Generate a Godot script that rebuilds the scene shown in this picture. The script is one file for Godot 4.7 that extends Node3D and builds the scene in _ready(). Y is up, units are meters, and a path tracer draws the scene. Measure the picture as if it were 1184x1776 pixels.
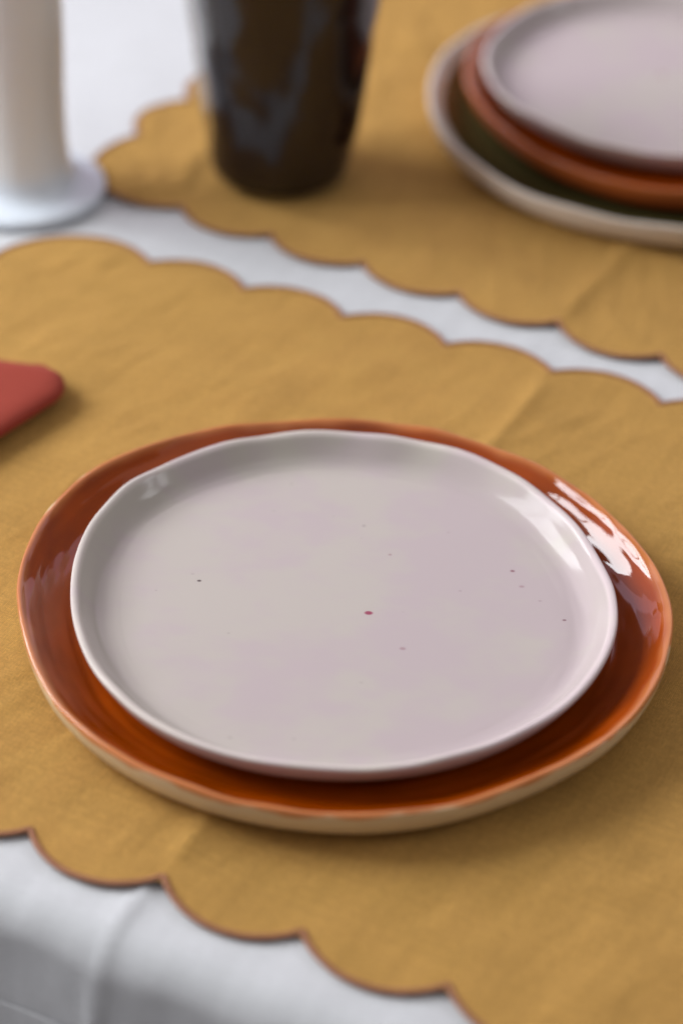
extends Node3D
# A laid table in window light: scalloped ochre placemats, handmade plates, a dark tumbler, a candlestick and a napkin.

const MAT_YAW := 0.42462          # near placemat and table edge, radians from x towards z
const FAR_YAW := 0.4981
const NEAR_O := Vector3(0.089, 0.0, -0.1908)     # middle of the near mat's far edge, where its fold ends
const FAR_O := Vector3(0.0938, 0.0, -0.2343)     # middle of the far mat's near edge
const CLOTH_Y := 0.0
const MAT_Y := 0.0012
const TAU_ := PI * 2.0

var noise_a := FastNoiseLite.new()
var noise_b := FastNoiseLite.new()
var M := {}

# ---------------------------------------------------------------- mesh helpers
class Grid:
	# rows x cols points with smooth normals; front side is where the normals point
	var rows := 0
	var cols := 0
	var wrap := false
	var p := PackedVector3Array()
	var c := PackedColorArray()
	var uv := PackedVector2Array()
	var n := PackedVector3Array()
	func at(r: int, k: int) -> int:
		return r * cols + (k % cols if wrap else k)
	func finish(flip := false):
		n.resize(p.size())
		n.fill(Vector3.ZERO)
		var kk := cols if wrap else cols - 1
		for r in rows - 1:
			for k in kk:
				var a := at(r, k)
				var b := at(r, k + 1)
				var d := at(r + 1, k)
				var e := at(r + 1, k + 1)
				var nn := (p[e] - p[a]).cross(p[d] - p[b])
				if flip: nn = -nn
				n[a] += nn; n[b] += nn; n[d] += nn; n[e] += nn
		for i in n.size():
			n[i] = n[i].normalized() if n[i].length_squared() > 1e-30 else Vector3.UP
	func mesh(r0: int, r1: int, flip := false) -> ArrayMesh:
		var idx := PackedInt32Array()
		var kk := cols if wrap else cols - 1
		for r in range(r0, r1):
			for k in kk:
				var a := at(r, k) - r0 * cols
				var b := at(r, k + 1) - r0 * cols
				var d := at(r + 1, k) - r0 * cols
				var e := at(r + 1, k + 1) - r0 * cols
				if flip: idx.append_array([a, b, d, b, e, d])
				else: idx.append_array([a, d, b, b, d, e])
		var arr := []
		arr.resize(Mesh.ARRAY_MAX)
		var s := r0 * cols
		var t := (r1 + 1) * cols
		arr[Mesh.ARRAY_VERTEX] = p.slice(s, t)
		arr[Mesh.ARRAY_NORMAL] = n.slice(s, t)
		if uv.size(): arr[Mesh.ARRAY_TEX_UV] = uv.slice(s, t)
		if c.size(): arr[Mesh.ARRAY_COLOR] = c.slice(s, t)
		arr[Mesh.ARRAY_INDEX] = idx
		var m := ArrayMesh.new()
		m.add_surface_from_arrays(Mesh.PRIMITIVE_TRIANGLES, arr)
		return m

func part(called: String, mesh: Mesh, mat: Material, parent: Node3D) -> MeshInstance3D:
	var o := MeshInstance3D.new()
	o.name = called
	o.mesh = mesh
	o.material_override = mat
	o.cast_shadow = GeometryInstance3D.SHADOW_CASTING_SETTING_ON
	parent.add_child(o, true)
	return o

func thing(called: String, label: String, category: String, at: Vector3, turn := 0.0, group := "") -> Node3D:
	var o := Node3D.new()
	o.name = called
	add_child(o, true)
	o.position = at
	o.rotation.y = turn
	o.set_meta("label", label)
	o.set_meta("category", category)
	if group: o.set_meta("group", group)
	return o

func smooth(a: float, b: float, x: float) -> float:
	return smoothstep(a, b, x)

# ---------------------------------------------------------------- textures
func image_from(w: int, h: int, f: Callable) -> ImageTexture:
	var d := PackedByteArray()
	d.resize(w * h * 3)
	var i := 0
	for y in h:
		for x in w:
			var c: Color = f.call(x, y)
			d[i] = int(clampf(c.r, 0, 1) * 255.0 + 0.5); d[i + 1] = int(clampf(c.g, 0, 1) * 255.0 + 0.5); d[i + 2] = int(clampf(c.b, 0, 1) * 255.0 + 0.5)
			i += 3
	var im := Image.create_from_data(w, h, false, Image.FORMAT_RGB8, d)
	im.generate_mipmaps()
	return ImageTexture.create_from_image(im)

# plain linen weave: [height, thread tone]; n threads each way over one tile
func weave(size: int, n: int, tone: float, sd: int) -> Array:
	var rng := RandomNumberGenerator.new()
	rng.seed = sd
	var wt := []; var ft := []; var ww := []; var fw := []
	for i in n:
		wt.append(rng.randf_range(-1, 1)); ft.append(rng.randf_range(-1, 1))
		ww.append(rng.randf_range(0.75, 1.0)); fw.append(rng.randf_range(0.75, 1.0))
	var nz := FastNoiseLite.new()
	nz.seed = sd; nz.frequency = 0.02
	var hh := func(x: int, y: int) -> Color:
		var u := float(x) / size * n; var v := float(y) / size * n
		var i := int(u); var j := int(v)
		var fu := u - i; var fv := v - j
		var s := 1.0 if (i + j) % 2 == 0 else -1.0
		var a: float = pow(sin(PI * fu), 0.7) * (0.62 + 0.38 * s * sin(PI * fv)) * ww[i]
		var b: float = pow(sin(PI * fv), 0.7) * (0.62 - 0.38 * s * sin(PI * fu)) * fw[j]
		var h := maxf(a, b)
		return Color(h, h, h)
	var cc := func(x: int, y: int) -> Color:
		var u := float(x) / size * n; var v := float(y) / size * n
		var i := int(u); var j := int(v)
		var fu := u - i; var fv := v - j
		var s := 1.0 if (i + j) % 2 == 0 else -1.0
		var a := sin(PI * fu) * (0.62 + 0.38 * s * sin(PI * fv))
		var b := sin(PI * fv) * (0.62 - 0.38 * s * sin(PI * fu))
		var t: float = 0.35 * wt[i] + 1.6 * nz.get_noise_2d(x * 4.5, y * 0.7) if a > b else 0.35 * ft[j] + 1.6 * nz.get_noise_2d(x * 0.7, y * 4.5 + 999.0)
		var g := 0.95 + tone * t - 0.24 * (1.0 - maxf(a, b))
		return Color(g, g, g)
	return [image_from(size, size, hh), image_from(size, size, cc)]

func cloth_mat(color: Color, w: Array, relief: float, sheen := 0.25) -> StandardMaterial3D:
	var m := StandardMaterial3D.new()
	m.albedo_color = color
	m.albedo_texture = w[1]
	m.roughness = 0.92
	m.metallic_specular = 0.25
	m.vertex_color_use_as_albedo = true
	m.heightmap_enabled = true
	m.heightmap_texture = w[0]
	m.heightmap_scale = relief
	m.rim_enabled = sheen > 0.0
	m.rim = sheen
	m.rim_tint = 0.6
	m.texture_repeat = true
	return m

func glaze_mat(color: Color, rough: float) -> StandardMaterial3D:
	var m := StandardMaterial3D.new()
	m.albedo_color = color
	m.roughness = rough
	m.metallic_specular = 0.5
	m.vertex_color_use_as_albedo = true
	return m

func make_materials():
	var linen := weave(768, 64, 0.10, 11)
	var fine := weave(512, 48, 0.05, 23)
	M.ochre = cloth_mat(Color(0.87, 0.67, 0.36), linen, 0.045)
	M.white = cloth_mat(Color(0.925, 0.93, 0.935), fine, 0.010, 0.15)
	M.red = cloth_mat(Color(0.68, 0.285, 0.225), fine, 0.012, 0.4)
	var th := StandardMaterial3D.new()
	th.albedo_color = Color(0.56, 0.36, 0.23)
	th.roughness = 0.7
	th.rim_enabled = true; th.rim = 0.3
	M.thread = th
	# glaze of the small plate: uneven pink and beige, a few iron specks
	var n1 := FastNoiseLite.new(); n1.seed = 5; n1.frequency = 0.0042; n1.fractal_octaves = 3
	var n2 := FastNoiseLite.new(); n2.seed = 8; n2.frequency = 0.012; n2.fractal_octaves = 3
	var n3 := FastNoiseLite.new(); n3.seed = 9; n3.frequency = 0.35
	var rng := RandomNumberGenerator.new(); rng.seed = 77
	var spots := [[Vector2(0.0086, 0.0017), 0.0012, 0.85, Color(0.62, 0.25, 0.35)], [Vector2(0.0642, -0.028), 0.0007, 0.65, Color(0.5, 0.28, 0.32)], [Vector2(0.0827, 0.0017), 0.0006, 0.6, Color(0.45, 0.30, 0.32)],
		[Vector2(-0.0567, -0.0143), 0.0006, 0.9, Color(0.3, 0.25, 0.25)], [Vector2(0.0215, 0.0222), 0.0009, 0.4, Color(0.6, 0.42, 0.45)], [Vector2(0.0674, -0.0183), 0.0008, 0.35, Color(0.6, 0.42, 0.45)],
		[Vector2(0.006, -0.0539), 0.0005, 0.5, Color(0.45, 0.4, 0.4)], [Vector2(0.0165, -0.0355), 0.0005, 0.5, Color(0.55, 0.35, 0.38)]]
	for k in 14:
		var a := rng.randf() * TAU_; var r := sqrt(rng.randf()) * 0.085
		spots.append([Vector2(cos(a), sin(a)) * r, rng.randf_range(0.0003, 0.0006), rng.randf_range(0.1, 0.3), Color(0.55, 0.46, 0.46)])
	var size := 1024
	var d := PackedFloat32Array(); d.resize(size * size)
	var px := func(x: int, y: int) -> Color:
		var m := clampf(0.5 + 0.55 * n1.get_noise_2d(x, y) + 0.28 * n2.get_noise_2d(x, y * 1.6), 0.0, 1.0)
		# the pink pools towards the right-hand side of the well
		m = clampf(m + 0.8 * (float(x) / size - 0.5), 0.0, 1.0)
		m = smoothstep(0.15, 0.85, m)
		var c := Color(0.802, 0.764, 0.728).lerp(Color(0.796, 0.737, 0.734), m)
		var g := 0.006 * n3.get_noise_2d(x, y)
		return Color(c.r + g, c.g + g, c.b + g)
	var tex: ImageTexture = image_from(size, size, px)
	var im := tex.get_image()
	for s in spots:
		var cc: Vector2 = (s[0] / 0.24 + Vector2(0.5, 0.5)) * size
		var rr: float = s[1] / 0.24 * size
		for y in range(int(cc.y - rr * 2) - 1, int(cc.y + rr * 2) + 2):
			for x in range(int(cc.x - rr * 2.4) - 1, int(cc.x + rr * 2.4) + 2):
				if x < 0 or y < 0 or x >= size or y >= size: continue
				var q := Vector2((x - cc.x) / 1.35, y - cc.y).length() / rr
				var w: float = s[2] * (1.0 - smoothstep(0.55, 1.25, q))
				if w > 0.0: im.set_pixel(x, y, im.get_pixel(x, y).lerp(s[3], w))
	im.generate_mipmaps()
	M.pink = glaze_mat(Color.WHITE, 0.13)
	M.pink.metallic_specular = 0.29
	M.pink.albedo_texture = ImageTexture.create_from_image(im)
	M.orange = glaze_mat(Color.WHITE, 0.045)
	M.green = glaze_mat(Color.WHITE, 0.1)
	M.clay = glaze_mat(Color.WHITE, 0.3)
	M.dark = glaze_mat(Color.WHITE, 0.2)
	M.dark.metallic_specular = 0.15
	M.smoke = StandardMaterial3D.new()
	M.smoke.albedo_color = Color(0.20, 0.17, 0.165, 0.30)
	M.smoke.transparency = BaseMaterial3D.TRANSPARENCY_ALPHA
	M.smoke.roughness = 0.16
	M.stand = glaze_mat(Color.WHITE, 0.28)

# ---------------------------------------------------------------- cloths
# distance outside a scalloped mat: u along its long side from the fold, v away from its far edge
const MW := 0.357
const HU := 0.270
func scallop_circles() -> Array:
	var out := []
	var ch := 0.052; var sag := 0.0122
	var R := (ch * ch / 4 + sag * sag) / (2 * sag)
	for k in range(-4, 4):
		out.append([Vector2((k + 0.5) * ch, R - sag), R])
		out.append([Vector2((k + 0.5) * ch, MW - R + sag), R])
	var c2 := (MW - 0.108) / 5.0
	var R2 := (c2 * c2 / 4 + sag * sag) / (2 * sag)
	for k in 5:
		for s in [-1, 1]:
			out.append([Vector2(s * (HU + sag - R2), 0.054 + (k + 0.5) * c2), R2])
	for s in [-1, 1]:
		for v in [0.0325, MW - 0.0325]:
			out.append([Vector2(s * 0.2330, v), 0.0425])
	return out

func mat_sdf(q: Vector2, circles: Array) -> float:
	# core: everything the arcs stand on
	var d := maxf(maxf(absf(q.x) - HU, -q.y), q.y - MW)
	var cx := absf(q.x) - 0.209
	var cy := maxf(0.0325 - q.y, q.y - (MW - 0.0325)) + 0.0
	if cx > 0.0 and cy > -0.022:                 # the square corners are cut away, the corner arcs replace them
		d = maxf(d, minf(cx, cy + 0.022) * 0.7)
	for c in circles:
		var e: float = q.distance_to(c[0]) - c[1]
		if e < d: d = e
	return d

func mat_height(q: Vector2, sd: float, rough: float, inward := 0.0) -> float:
	var h := 0.00036 * noise_a.get_noise_3d(q.x * 900.0 + q.y * 260.0, q.y * 300.0, sd) # small streaky puckers
	h -= 0.00050 * absf(noise_b.get_noise_3d(q.x * 380.0 + q.y * 150.0, q.y * 120.0, sd + 3.0))   # small sharp creases
	h += 0.0011 * noise_b.get_noise_3d(q.x * 200.0, q.y * 150.0, sd + 31.0)
	# the ironed fold across the middle, a low ridge
	var a := absf(q.x + 0.0012 * noise_b.get_noise_2d(q.y * 100.0, sd))
	h += 0.0020 * exp(-a / 0.0042) + 0.0016 * exp(-a / 0.016)
	# the end of the mat that was bunched up a little
	var w := smoothstep(-0.14, -0.25, q.x)
	h += rough * w * 0.0030 * noise_a.get_noise_3d(q.x * 260.0 + q.y * 120.0, q.y * 130.0 - q.x * 150.0, sd + 77.0)
	return maxf(h, -0.0007) * lerpf(0.35, 1.0, clampf(inward / 0.018, 0.0, 1.0)) + 0.0004

func make_placemat(label: String, at: Vector3, yaw: float, far: bool, sd: float) -> Node3D:
	var t := thing("placemat", label, "placemat", at, -yaw, "scalloped ochre placemats")
	var circles := scallop_circles()
	var step := 0.0021
	var nx := int(0.566 / step) + 1
	var nz := int(0.385 / step) + 1
	var sv := -1.0 if far else 1.0
	var inside := PackedFloat32Array(); inside.resize(nx * nz)
	var pos := PackedVector2Array(); pos.resize(nx * nz)
	for j in nz:
		for i in nx:
			var q := Vector2(-0.283 + i * step, -0.0135 + j * step)
			var d := mat_sdf(q, circles)
			inside[j * nx + i] = d
			if d > 0.0 and d < step * 2.2:       # pull the outermost ring of points onto the edge
				var e := 0.0002
				for it in 2:
					var g := Vector2(mat_sdf(q + Vector2(e, 0), circles) - mat_sdf(q - Vector2(e, 0), circles), mat_sdf(q + Vector2(0, e), circles) - mat_sdf(q - Vector2(0, e), circles))
					if g.length() > 0.0: q -= g.normalized() * mat_sdf(q, circles)
			pos[j * nx + i] = q
	var v := PackedVector3Array(); var uv := PackedVector2Array(); var col := PackedColorArray(); var nrm := PackedVector3Array()
	for k in nx * nz:
		var q := pos[k]
		v.append(Vector3(q.x, MAT_Y + mat_height(q, sd, 1.0 if far else 0.35, -inside[k]), q.y * sv))
		uv.append(q / 0.044)
		var g := 1.0 + 0.07 * noise_b.get_noise_3d(q.x * 420.0, q.y * 420.0, sd + 5.0) + 0.05 * noise_a.get_noise_3d(q.x * 700.0 + q.y * 300.0, q.y * 200.0, sd + 9.0)
		col.append(Color(g, g * (0.995 + 0.01 * sin(q.x * 20.0)), g * 0.99))
	nrm.resize(v.size()); nrm.fill(Vector3.ZERO)
	var idx := PackedInt32Array()
	for j in nz - 1:
		for i in nx - 1:
			var a := j * nx + i; var b := a + 1; var c := a + nx; var d := c + 1
			if minf(minf(inside[a], inside[b]), minf(inside[c], inside[d])) > 0.0: continue
			for tri in [[a, b, c], [b, d, c]]:
				if (pos[tri[1]] - pos[tri[0]]).cross(pos[tri[2]] - pos[tri[0]]) < 1e-9: continue
				var nn := (v[tri[2]] - v[tri[0]]).cross(v[tri[1]] - v[tri[0]])
				if far: idx.append_array([tri[0], tri[2], tri[1]]); nn = -nn
				else: idx.append_array(tri)
				for w in tri: nrm[w] += nn
	for k in nrm.size(): nrm[k] = nrm[k].normalized() if nrm[k].length_squared() > 1e-30 else Vector3.UP
	var arr := []; arr.resize(Mesh.ARRAY_MAX)
	arr[Mesh.ARRAY_VERTEX] = v; arr[Mesh.ARRAY_NORMAL] = nrm; arr[Mesh.ARRAY_TEX_UV] = uv; arr[Mesh.ARRAY_COLOR] = col; arr[Mesh.ARRAY_INDEX] = idx
	var m := ArrayMesh.new()
	m.add_surface_from_arrays(Mesh.PRIMITIVE_TRIANGLES, arr)
	part("linen_cloth", m, M.ochre, t)
	part("stitched_edging", edging(circles, sd, sv, 1.0 if far else 0.35), M.thread, t)
	return t

# one overlocked cord all round: walk the outline, then sweep a flat tube with a ridge for every stitch
func edging(circles: Array, sd: float, sv: float, rough: float) -> ArrayMesh:
	var path := PackedVector2Array()
	var c0 := Vector2(0, MW / 2)
	var arcs := []
	for c in circles: arcs.append(c)
	arcs.sort_custom(func(a, b): return (a[0] - c0).angle() < (b[0] - c0).angle())
	for k in arcs.size():
		var a = arcs[k]; var b = arcs[(k + 1) % arcs.size()]; var z = arcs[(k - 1 + arcs.size()) % arcs.size()]
		var p0 := meet(z, a, c0); var p1 := meet(a, b, c0)
		var a0: float = (p0 - a[0]).angle(); var a1: float = (p1 - a[0]).angle()
		if a1 < a0: a1 += TAU_
		var len_: float = (a1 - a0) * a[1]
		var steps := int(len_ / 0.00042)
		for s in steps:
			var ang := lerpf(a0, a1, float(s) / steps)
			path.append(a[0] + Vector2(cos(ang), sin(ang)) * a[1])
	var g := Grid.new()
	g.cols = 8; g.wrap = true; g.rows = path.size() + 1
	for k in g.rows:
		var q := path[k % path.size()]
		var tan := (path[(k + 1) % path.size()] - path[(k - 1 + path.size()) % path.size()]).normalized()
		var out := Vector2(tan.y, -tan.x)
		var rid := [1.0, 0.86, 0.80, 0.86][k % 4] as float
		rid *= 1.0 + 0.07 * noise_a.get_noise_2d(k * 3.0, sd * 10.0)
		var y := MAT_Y + mat_height(q, sd, rough)
		var slant := tan * 0.00045
		for s in 8:
			var an := s / 8.0 * TAU_
			var w := cos(an) * 0.00145 * rid
			var hgt := sin(an) * 0.00085 * rid
			var qq := q + out * (w - 0.0005) + slant * cos(an)
			g.p.append(Vector3(qq.x, maxf(y + hgt, 0.0003), qq.y * sv))
	g.finish(sv > 0)
	return g.mesh(0, g.rows - 1, sv > 0)

func meet(a, b, c0: Vector2) -> Vector2:
	# the outer crossing of two neighbouring arcs
	var d: Vector2 = b[0] - a[0]
	var L := d.length()
	var x: float = (L * L + a[1] * a[1] - b[1] * b[1]) / (2.0 * L)
	var h := sqrt(maxf(a[1] * a[1] - x * x, 0.0))
	var m: Vector2 = a[0] + d / L * x
	var nn := Vector2(d.y, -d.x) / L
	var p := m + nn * h; var q := m - nn * h
	return p if p.distance_to(c0) > q.distance_to(c0) else q

func fold_down(a: float, half: float, r: float) -> Vector2:
	# along an unrolled cloth: [position, drop] where it bends over an edge at +-half with radius r
	var s := signf(a); a = absf(a)
	if a < half - r: return Vector2(s * a, 0)
	var arc := PI / 2 * r
	if a < half - r + arc:
		var th := (a - (half - r)) / r
		return Vector2(s * (half - r + sin(th) * r), r * (1.0 - cos(th)))
	return Vector2(s * half, r + a - (half - r + arc))

func make_tablecloth():
	# the table's length runs along the mats; the near edge lies 35 mm in front of the near mat
	var t := thing("tablecloth", "white linen tablecloth over the whole table, with a creased overhang at the near edge", "tablecloth", NEAR_O, -MAT_YAW)
	var ctr := Vector2(0.0, -0.21)           # middle of the table in mat coordinates
	var hv := 0.602; var hu := 1.1; var r := 0.016; var drop := 0.082
	var us := []; var vs := []
	var uend := hu + drop - r + PI / 2 * r - r + 0.0; var vend := hv + drop - r + PI / 2 * r - r
	var x := -uend
	while x < uend: us.append(x); x += 0.003 if absf(x) < 0.36 else 0.02
	us.append(uend)
	x = -vend
	while x < vend:
		vs.append(x)
		x += 0.0025 if x > 0.52 else (0.005 if x > -0.35 else 0.02)
	vs.append(vend)
	var g := Grid.new()
	g.rows = vs.size(); g.cols = us.size()
	for v in vs:
		var fv := fold_down(v, hv, r)
		for u in us:
			var fu := fold_down(u, hu, r)
			var q := Vector2(fu.x, fv.x + ctr.y)
			var dr := maxf(fu.y, fv.y)
			var w := 0.0
			w += 0.00045 * noise_b.get_noise_2d(u * 110.0, v * 90.0) - 0.0003
			w += 0.00025 * noise_a.get_noise_2d(u * 500.0, v * 260.0)
			w -= 0.0005 * absf(noise_b.get_noise_2d(u * 210.0 + v * 60.0, v * 90.0 + 40.0))
			# pressed fold running to the near edge
			var a := absf(u + 0.004 + 0.10 * maxf(v - 0.60, 0.0))
			var ridge := 0.0017 * exp(-a / 0.0024) * smoothstep(0.50, 0.60, v)
			var over := clampf(dr / r, 0.0, 1.0)
			var soft := 0.0013 * noise_b.get_noise_2d(u * 130.0 + 50.0, 3.0) * over
			var y := -dr + (minf(w, 0.0) + ridge) * (1.0 - over)
			var pz := q.y + (ridge * 1.1 + soft + w) * over
			g.p.append(Vector3(q.x, y, pz))
			g.uv.append(Vector2(u, v) / 0.026)
			var c := 1.0 + 0.02 * noise_b.get_noise_2d(u * 300.0, v * 300.0)
			g.c.append(Color(c, c, c))
	g.finish(true)
	part("linen_sheet", g.mesh(0, g.rows - 1, true), M.white, t)
	# turned-up hem along the near overhang: a second thickness with its own rounded upper edge
	var h := Grid.new()
	var prof := [Vector2(0.0000, -0.0455), Vector2(0.0003, -0.0462), Vector2(0.0005, -0.0470), Vector2(0.0005, -0.0620), Vector2(0.0005, -0.0815), Vector2(0.0008, -0.0828), Vector2(-0.0008, -0.0828)]
	h.rows = prof.size(); h.cols = 240
	for pr in prof:
		for k in h.cols:
			var u := lerpf(-0.36, 0.36, k / 239.0)
			var a := absf(u + 0.004 + 0.10 * 0.05)
			var soft := 0.0013 * noise_b.get_noise_2d(u * 130.0 + 50.0, 3.0) + 0.0017 * 1.1 * exp(-a / 0.0024)
			h.p.append(Vector3(u, pr.y + 0.0005 * noise_b.get_noise_2d(u * 200.0, 8.0), hv + ctr.y + pr.x + soft + 0.0003))
			h.uv.append(Vector2(u, pr.y) / 0.026)
			h.c.append(Color.WHITE)
	h.finish(true)
	part("hem", h.mesh(0, h.rows - 1, true), M.white, t)

# ---------------------------------------------------------------- plates
func outline(tab: Array, th: float) -> float:
	var f := fposmod(th / TAU_, 1.0) * tab.size()
	var i := int(f); var w := f - i; var n := tab.size()
	return cubic_interpolate(tab[i % n], tab[(i + 1) % n], tab[(i - 1 + n) % n], tab[(i + 2) % n], w) * 0.001

# profile rows: [distance in from the rim, height]; the first rows are the well, then wall and lip, then the outside down to the foot
func make_plate(called: String, label: String, group: String, at: Vector3, turn: float, tab: Array, prof: Array, well: int, lip: int, ripple: float, sd: float, paint: Callable, mats: Array) -> Node3D:
	var t := thing(called, label, "plate", at, turn, group)
	var g := Grid.new()
	g.wrap = true; g.cols = 288; g.rows = prof.size() + 7
	var rows := []
	var r0: float = prof[0][0]
	for k in 7: rows.append([-99.0, prof[0][1], k / 7.0])  # the flat middle in rings
	for pr in prof: rows.append([pr[0], pr[1], 1.0])
	for r in g.rows:
		for k in g.cols:
			var th := float(k) / g.cols * TAU_
			var R := outline(tab, th)
			var rad: float = (R - r0) * rows[r][2] if rows[r][0] < -1.0 else R - rows[r][0]
			if r == g.rows - 1: rad = 0.0005
			var y: float = rows[r][1]
			var p := Vector3(cos(th) * rad, y, sin(th) * rad)
			# hand-made: rim height wanders, glaze pools in long ripples round the wall
			var up := smoothstep(0.005, 0.016, y)
			p.y += up * 0.0009 * noise_b.get_noise_3d(cos(th) * 32.0, sin(th) * 32.0, sd * 17.0)
			var d := R - rad
			var rp := ripple * (noise_a.get_noise_3d(p.x * 230.0, d * 1500.0, p.z * 230.0 + sd * 13.0) + 0.8 * noise_b.get_noise_3d(p.x * 110.0, sd * 9.0, p.z * 110.0))
			rp += 0.4 * ripple * noise_b.get_noise_3d(p.x * 70.0, d * 3000.0 + sd * 50.0, p.z * 70.0)
			if r < lip + 7: p.y += rp * clampf(rad / 0.03, 0.15, 1.0) * clampf(1.0 - (d - 0.030) / 0.025, 0.35, 1.0)
			g.p.append(p)
			g.uv.append(Vector2(p.x, p.z) / 0.24 + Vector2(0.5, 0.5))
			g.c.append(paint.call(r - 7, d, th, p))
	g.finish(false)
	part("well", g.mesh(0, well + 7), mats[0], t)
	part("rim", g.mesh(well + 7, lip + 7), mats[0], t)
	part("underside", g.mesh(lip + 7, g.rows - 1), mats[1], t)
	return t

func refine(prof: Array, n: int) -> Array:
	# a smooth curve through the profile, so that wall and lip stay round
	var out := []
	for i in prof.size() - 1:
		var a = prof[maxi(i - 1, 0)]; var b = prof[i]; var c = prof[i + 1]; var e = prof[mini(i + 2, prof.size() - 1)]
		for k in n:
			var w := float(k) / n
			out.append([cubic_interpolate(b[0], c[0], a[0], e[0], w), cubic_interpolate(b[1], c[1], a[1], e[1], w)])
	out.append(prof[-1])
	return out

const PINK_TAB := [101.9, 102.3, 102.0, 101.3, 100.8, 100.6, 100.5, 100.6, 101.2, 102.5, 103.7, 104.2, 104.1, 103.7, 103.3, 103.9, 105.7, 107.8, 109.1, 108.4, 107.7, 107.3, 106.5, 105.5, 105.7, 104.9, 103.9, 102.5, 101.2, 100.9]
const ORANGE_TAB := [124.0, 123.4, 122.9, 122.0, 120.2, 119.5, 120.2, 120.7, 120.6, 121.0, 121.5, 122.1, 122.2, 121.7, 122.0, 124.1, 125.8, 128.4, 129.3, 127.1, 124.7, 121.7, 119.9, 119.8, 119.7, 119.2, 120.2, 120.4, 120.5, 122.5]
const GREEN_TAB := [137.0, 138.5, 139.5, 140.0, 140.5, 140.0, 140.8, 141.6, 141.0, 140.2, 140.8, 139.8, 138.0, 137.5, 136.5, 135.8, 136.0, 136.8, 137.4, 137.0, 136.2, 136.8, 137.8, 138.0, 137.2, 136.6, 137.0, 137.8, 138.2, 137.4]

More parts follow.
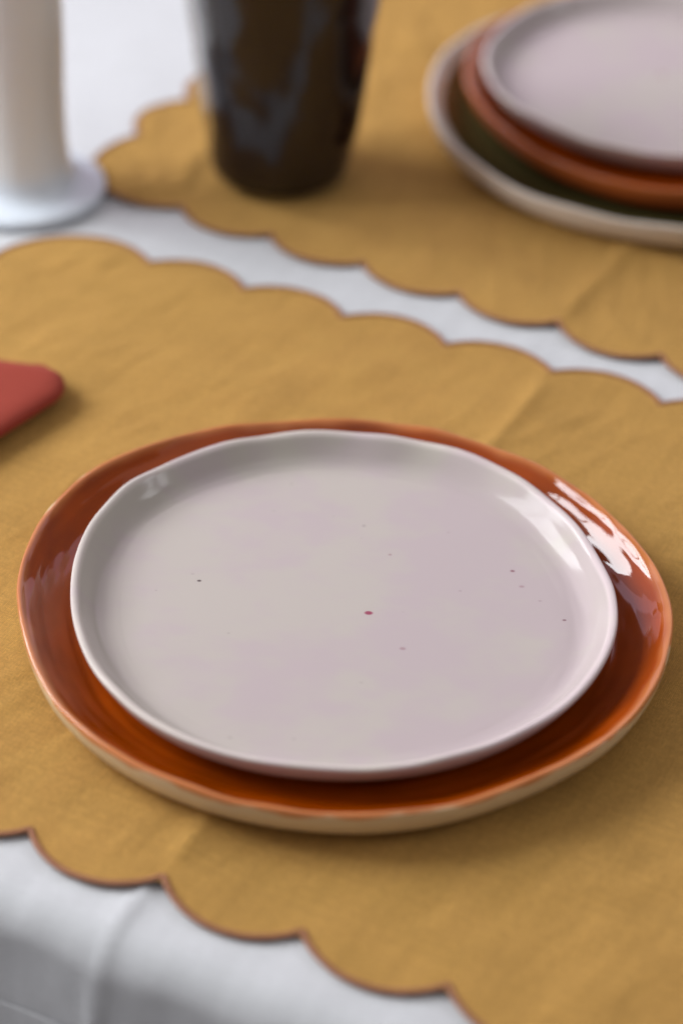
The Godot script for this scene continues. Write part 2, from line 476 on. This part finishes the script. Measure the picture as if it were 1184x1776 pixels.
func plates():
	var N := 4
	var pink_prof := refine([[0.0190, 0.0052], [0.0150, 0.0054], [0.0118, 0.0061], [0.0091, 0.0078], [0.0067, 0.0103], [0.0046, 0.0130], [0.0032, 0.0147], [0.0021, 0.0154], [0.0010, 0.0155], [0.0003, 0.0151], [0.0001, 0.0141], [0.0011, 0.0114], [0.0030, 0.0078], [0.0062, 0.0040], [0.0108, 0.0013], [0.0165, 0.0002], [0.0230, 0.0000], [0.1000, 0.0003]], N)
	var orange_prof := refine([[0.0300, 0.0050], [0.0250, 0.0052], [0.0200, 0.0061], [0.0148, 0.0084], [0.0092, 0.0118], [0.0053, 0.0146], [0.0032, 0.0163], [0.0020, 0.0171], [0.0010, 0.0172], [0.0003, 0.0167], [0.0002, 0.0156], [0.0007, 0.0124], [0.0020, 0.0085], [0.0046, 0.0046], [0.0095, 0.0014], [0.0170, 0.0002], [0.0260, 0.0000], [0.1180, 0.0003]], N)
	var white_glaze := Color(1.44, 1.50, 1.46)
	var pink_paint := func(r: int, d: float, th: float, p: Vector3) -> Color:
		# the glaze thins to white clay on the lip and is paler on the wall
		var w := 1.0 - smoothstep(0.005, 0.014, d + 0.002 * noise_a.get_noise_2d(th * 40.0, 7.0))
		var c := Color(1, 1, 1).lerp(Color(1.03, 1.05, 1.02), w)
		if d < 0.005 and p.y > 0.012: c = c.lerp(white_glaze, smoothstep(0.0042, 0.0024, d))
		return c * 0.80
	var orange_paint := func(r: int, d: float, th: float, p: Vector3) -> Color:
		var body := Color(0.285, 0.045, 0.003)
		var thin := Color(0.53, 0.185, 0.058)
		var clay := Color(0.66, 0.52, 0.33)
		if r < 8 * N:
			var w := smoothstep(0.0052, 0.0008, d + 0.0012 * noise_a.get_noise_2d(th * 50.0, 3.0))
			var pool := 1.0 + 0.09 * noise_a.get_noise_3d(p.x * 800.0, d * 1600.0, p.z * 800.0) + 0.14 * noise_b.get_noise_3d(p.x * 300.0, p.y * 900.0, p.z * 300.0)
			return Color(body.r * pool, body.g * pool, body.b * pool).lerp(thin, w)
		# outside: the dipped glaze ends in a wandering line just below the lip
		var end := 0.0158 + 0.0012 * noise_b.get_noise_2d(th * 55.0, 21.0) + 0.0007 * noise_a.get_noise_2d(th * 130.0, 4.0)
		return thin.lerp(clay, smoothstep(end + 0.0006, end - 0.0005, p.y))
	var orange_full := func(r: int, d: float, th: float, p: Vector3) -> Color:
		var w := smoothstep(0.0130, 0.0012, d) if r < 8 * N else smoothstep(0.004, 0.015, p.y)
		return Color(0.285, 0.045, 0.003).lerp(Color(0.42, 0.11, 0.025), w)
	var green_paint := func(r: int, d: float, th: float, p: Vector3) -> Color:
		var body := Color(0.072, 0.062, 0.020)
		var clay := Color(0.62, 0.55, 0.47)
		if r < 8 * N:
			return body.lerp(clay, smoothstep(0.0090, 0.0068, d + 0.001 * noise_a.get_noise_2d(th * 40.0, 3.0)))
		return clay
	# near setting
	make_plate("dinner_plate", "burnt orange glazed dinner plate with cream outside, under the small plate on the near placemat", "burnt orange dinner plates", Vector3(-0.0006, 0.0026, -0.0008), 0.0, ORANGE_TAB, orange_prof, 2 * N, 9 * N, 0.00052, 1.0, orange_paint, [M.orange, M.clay])
	make_plate("side_plate", "pale pinkish grey side plate with one red speck, on the near orange plate", "pale pinkish grey side plates", Vector3(0, 0.0082, 0), 0.0, PINK_TAB, pink_prof, 2 * N, 9 * N, 0.00016, 2.0, pink_paint, [M.pink, M.pink])
	# far setting
	make_plate("charger_plate", "dark olive green plate with wide cream rim at the bottom of the far stack", "", Vector3(0.170, 0.0026, -0.437), 0.0, GREEN_TAB, orange_prof, 2 * N, 9 * N, 0.0002, 3.0, green_paint, [M.green, M.clay])
	make_plate("dinner_plate", "burnt orange dinner plate between green and pale plates in the far stack", "burnt orange dinner plates", Vector3(0.173, 0.0084, -0.452), 1.9, ORANGE_TAB, orange_prof, 2 * N, 9 * N, 0.00032, 4.0, orange_full, [M.orange, M.orange])
	make_plate("side_plate", "out of focus pale pinkish grey side plate topping the far stack, cut by the frame", "pale pinkish grey side plates", Vector3(0.167, 0.0142, -0.462), 2.4, PINK_TAB, pink_prof, 2 * N, 9 * N, 0.00016, 5.0, pink_paint, [M.pink, M.pink])

# ---------------------------------------------------------------- tumbler, candlestick, napkin
func make_tumbler():
	var t := thing("tumbler", "dark brown dented glass tumbler standing on the far placemat", "tumbler", Vector3(-0.0415, 0.0026, -0.3755), 0.0)
	var dents := []
	var rng := RandomNumberGenerator.new(); rng.seed = 4
	for row in 4:
		for k in 6:
			dents.append([(k + 0.5 * (row % 2) + rng.randf_range(-0.12, 0.12)) / 6.0 * TAU_, 0.018 + row * 0.027 + rng.randf_range(-0.004, 0.004), rng.randf_range(0.0002, 0.0005)])
	var prof := []   # [radius, y]
	prof.append_array([[0.0005, 0.001], [0.018, 0.0008], [0.026, 0.0], [0.0298, 0.0006], [0.0322, 0.0028], [0.0336, 0.0065]])
	for k in range(1, 31): prof.append([0.0340 + 0.0170 * pow(k / 30.0, 1.03), 0.0065 + 0.1285 * k / 30.0])
	var outer := prof.size()
	prof.append_array([[0.0508, 0.1362], [0.0499, 0.1370], [0.0489, 0.1364]])
	for k in range(0, 13): prof.append([0.0482 - 0.0175 * k / 12.0, 0.1350 - 0.127 * k / 12.0])
	prof.append_array([[0.026, 0.0064], [0.012, 0.006], [0.0005, 0.006]])
	var wall := tumbler_grid(prof, outer, dents, Vector3.ZERO, 1.0)
	part("glass_wall", wall.mesh(0, outer, true), M.smoke, t)
	part("rim", wall.mesh(outer, wall.rows - 1, true), M.smoke, t)
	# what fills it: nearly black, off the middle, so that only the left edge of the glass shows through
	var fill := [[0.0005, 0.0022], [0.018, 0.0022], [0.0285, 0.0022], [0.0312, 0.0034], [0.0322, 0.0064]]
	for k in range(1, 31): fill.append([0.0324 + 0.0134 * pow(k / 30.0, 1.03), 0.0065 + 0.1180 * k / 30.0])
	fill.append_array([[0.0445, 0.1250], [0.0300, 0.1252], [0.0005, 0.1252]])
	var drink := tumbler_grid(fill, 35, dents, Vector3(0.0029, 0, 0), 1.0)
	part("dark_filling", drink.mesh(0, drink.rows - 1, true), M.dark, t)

func tumbler_grid(prof: Array, outer: int, dents: Array, off: Vector3, amount: float) -> Grid:
	var g := Grid.new()
	g.wrap = true; g.cols = 144; g.rows = prof.size()
	for r in g.rows:
		for k in g.cols:
			var th := float(k) / g.cols * TAU_
			var rad: float = prof[r][0]; var y: float = prof[r][1]
			if r < outer and rad > 0.027:
				for d in dents:
					var da := wrapf(th - d[0], -PI, PI) * rad
					var dy: float = y - d[1]
					var q: float = (da * da + dy * dy) / (0.0125 * 0.0125)
					rad -= d[2] * amount * (exp(-q) - 0.3)
				# crinkles: raised ridges where the noise crosses zero
				rad += amount * 0.0009 * (0.35 - absf(noise_b.get_noise_3d(cos(th) * 16.0, y * 330.0, sin(th) * 16.0)))
			g.p.append(Vector3(cos(th) * rad, y, sin(th) * rad) + off * smoothstep(0.0, 0.035, y))
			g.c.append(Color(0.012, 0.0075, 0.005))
	g.finish(true)
	return g

func make_candlestick():
	var t := thing("candlestick", "grey beige column stand on a pale blue grey flared foot, left of the tumbler", "candlestick", Vector3(-0.171, 0.0006, -0.3463), 0.0)
	var prof := refine([[0.0005, 0.0012], [0.030, 0.0010], [0.0405, 0.0], [0.0428, 0.0012], [0.0430, 0.0030], [0.0418, 0.0045], [0.0380, 0.0058], [0.0335, 0.0068], [0.0288, 0.0095], [0.0262, 0.0145], [0.0250, 0.0220], [0.0244, 0.0320], [0.0242, 0.0480], [0.0247, 0.0700], [0.0252, 0.0900], [0.0253, 0.110], [0.0255, 0.130], [0.0260, 0.140], [0.0258, 0.1425], [0.0240, 0.1430], [0.0130, 0.1425], [0.0122, 0.1400], [0.0118, 0.1200], [0.0005, 0.1195]], 3)
	var split := 12 * 3
	var g := Grid.new()
	g.wrap = true; g.cols = 96; g.rows = prof.size()
	for r in g.rows:
		for k in g.cols:
			var th := float(k) / g.cols * TAU_
			var rad: float = maxf(prof[r][0], 0.0003)
			rad *= 1.0 + 0.008 * noise_b.get_noise_3d(cos(th) * 40.0, prof[r][1] * 700.0, sin(th) * 40.0)
			g.p.append(Vector3(cos(th) * rad, prof[r][1], sin(th) * rad))
			var w := smoothstep(0.011, 0.024, prof[r][1])
			g.c.append(Color(0.72, 0.78, 0.84).lerp(Color(0.78, 0.765, 0.735), w))
	g.finish(true)
	part("foot", g.mesh(0, split, true), M.stand, t)
	part("stem", g.mesh(split, 18 * 3, true), M.stand, t)
	part("candle_cup", g.mesh(18 * 3, g.rows - 1, true), M.stand, t)

# a soft folded layer: its right-hand side is the round bend of a fold, its far end is rounded off; x runs left from the fold
func napkin_layer(w: float, l: float, th: float, rx: float, rz: float, sd: float) -> ArrayMesh:
	var g := Grid.new()
	g.wrap = true
	var sec := []      # [distance from the fold, height 0..1, side] once round the section
	for k in 17:
		var f := lerpf(-PI / 2, PI / 2, k / 16.0)
		sec.append([rx * (1.0 - cos(f)), 0.5 + 0.5 * sin(f)])
	for k in range(1, 24): sec.append([lerpf(rx, w, k / 24.0), 1.0])
	for k in 5:
		var f := lerpf(PI / 2, PI * 1.5, k / 4.0)
		sec.append([w - th * 0.5 * cos(f) * 0.8, 0.5 + 0.5 * sin(f)])
	for k in range(1, 12): sec.append([lerpf(w, rx, k / 12.0), 0.0])
	g.cols = sec.size()
	var zs := []
	for k in 13:
		var a := k / 12.0 * PI / 2
		zs.append([rz * (1.0 - cos(a)), 0.15 + 0.85 * sin(a)])
	for k in range(1, 60): zs.append([rz + (l - rz) * k / 60.0, 1.0])
	zs.append([l, 0.5])
	g.rows = zs.size()
	for z in zs:
		for k in g.cols:
			var d: float = sec[k][0]
			var hh: float = sec[k][1]
			var cr := 0.023                    # the fold's corner, seen from above
			var inset := 0.0
			if z[0] < cr: inset = (cr - sqrt(maxf(cr * cr - (cr - z[0]) * (cr - z[0]), 0.0))) * exp(-d / 0.02)
			var x := -(d + inset) - 0.0010 * noise_b.get_noise_2d(z[0] * 160.0, sd * 9.0)
			var sag := 1.0 - 0.30 * smoothstep(0.012, 0.07, d)
			var y: float = th * (0.5 + (hh - 0.5) * z[1]) * sag - th * 0.5 * (1.0 - z[1]) * sag * 0.9
			y += 0.0011 * hh * noise_b.get_noise_3d(x * 170.0, z[0] * 110.0, sd)
			g.p.append(Vector3(x - 0.17 * z[0], y, z[0] + 0.18 * d))     # the fold tapers to its tip
			g.uv.append(Vector2(x - hh * th, z[0]) / 0.026)
			var c := 1.0 + 0.05 * noise_b.get_noise_3d(x * 300.0, z[0] * 300.0, sd)
			g.c.append(Color(c, c, c))
	g.finish(false)
	return g.mesh(0, g.rows - 1, false)

func make_napkin():
	var t := thing("napkin", "terracotta red folded cloth napkin at the left of the near placemat", "napkin", Vector3(-0.1165, 0.0024, -0.1615), -MAT_YAW)
	var low := part("folded_layer", napkin_layer(0.106, 0.205, 0.0028, 0.003, 0.003, 1.0), M.red, t)
	low.position = Vector3(-0.008, 0.0, -0.0060)
	var up := part("folded_layer", napkin_layer(0.104, 0.198, 0.0072, 0.0100, 0.008, 2.0), M.red, t)
	up.position = Vector3(0.0, 0.0022, 0.0)

# ---------------------------------------------------------------- light
func window_pane(called: String, at: Vector3, face: Vector3, size: Vector2, color: Color, energy: float):
	var a := AreaLight3D.new()
	a.name = called
	a.area_size = size
	a.area_normalize_energy = false
	a.light_color = color
	a.light_energy = energy
	a.area_range = 8.0
	a.shadow_enabled = true
	add_child(a, true)
	a.look_at_from_position(at, at + face, Vector3.UP)

func _ready():
	# camera: 81 mm lens on a 36 mm high frame, 0.88 m from the plate
	var cam := Camera3D.new()
	cam.name = "camera"
	cam.fov = 25.128
	cam.near = 0.05
	cam.far = 60.0
	cam.transform = Transform3D(Basis(Vector3.RIGHT, -0.62819) * Basis(Vector3.BACK, 0.037895), Vector3(-0.0030, 0.5556, 0.6839))
	var lens := CameraAttributesPhysical.new()
	lens.frustum_focal_length = 81.0
	lens.frustum_focus_distance = 0.872
	lens.exposure_aperture = 3.6
	cam.attributes = lens
	add_child(cam)
	cam.make_current()
	cam.fov = 25.128
	# the dim room, and no sky: the photograph was taken indoors
	var env := Environment.new()
	env.background_mode = Environment.BG_COLOR
	env.background_color = Color(0.475, 0.47, 0.475)
	env.tonemap_mode = Environment.TONE_MAPPER_LINEAR
	env.tonemap_exposure = 1.0
	env.sdfgi_enabled = true
	env.ssao_enabled = true
	env.ssil_enabled = true
	var we := WorldEnvironment.new()
	we.name = "environment"
	we.environment = env
	add_child(we)
	# a tall window of six panes in the wall on the left, behind the table
	for i in 3:
		for j in 2:
			window_pane("window_light", Vector3(-1.6, 0.90 + j * 0.62, -0.16 - i * 0.46), Vector3(1, -0.12, 0.1), Vector2(0.41, 0.56), Color(0.97, 0.985, 1.0), 5.1)
	# the white ceiling over the table
	window_pane("ceiling_light", Vector3(-0.2, 2.3, 0.1), Vector3(0, -1, 0.001), Vector2(3.6, 3.2), Color(0.98, 0.965, 0.97), 0.09)
	# the stretch of left wall between the window and the corner, and a small window across the room
	window_pane("wall_light", Vector3(-1.75, 1.45, -2.0), Vector3(1, -0.1, 0.1), Vector2(1.15, 2.0), Color(0.85, 0.75, 0.85), 0.34)
	window_pane("wall_light", Vector3(-1.72, 0.95, 0.70), Vector3(1, -0.1, -0.1), Vector2(1.1, 1.5), Color(0.88, 0.84, 0.87), 0.42)
	window_pane("wall_light", Vector3(-1.66, 0.30, -0.62), Vector3(1, 0.1, 0.1), Vector2(1.6, 0.50), Color(0.86, 0.78, 0.85), 0.30)
	window_pane("window_light", Vector3(3.0, 1.75, -0.25), Vector3(-1, -0.3, 0), Vector2(0.40, 0.75), Color(0.98, 0.98, 1.0), 2.6)
	window_pane("window_light", Vector3(3.0, 1.75, 0.35), Vector3(-1, -0.3, 0), Vector2(0.40, 0.75), Color(0.98, 0.98, 1.0), 2.6)
	# the pale wall behind the table, which the window lights
	window_pane("wall_light", Vector3(-0.2, 1.60, -2.7), Vector3(0.05, -0.2, 1), Vector2(4.2, 2.2), Color(0.85, 0.75, 0.85), 0.36)

	noise_a.seed = 3; noise_a.noise_type = FastNoiseLite.TYPE_SIMPLEX_SMOOTH; noise_a.frequency = 0.1; noise_a.fractal_octaves = 2
	noise_b.seed = 12; noise_b.noise_type = FastNoiseLite.TYPE_SIMPLEX_SMOOTH; noise_b.frequency = 0.1; noise_b.fractal_octaves = 1
	make_materials()
	make_tablecloth()
	make_placemat("ochre scalloped linen placemat under the two near plates, closest to the table edge", NEAR_O, MAT_YAW, false, 2.0)
	make_placemat("ochre scalloped linen placemat under the tumbler and the far plate stack", FAR_O, FAR_YAW, true, 40.0)
	plates()
	make_tumbler()
	make_candlestick()
	make_napkin()
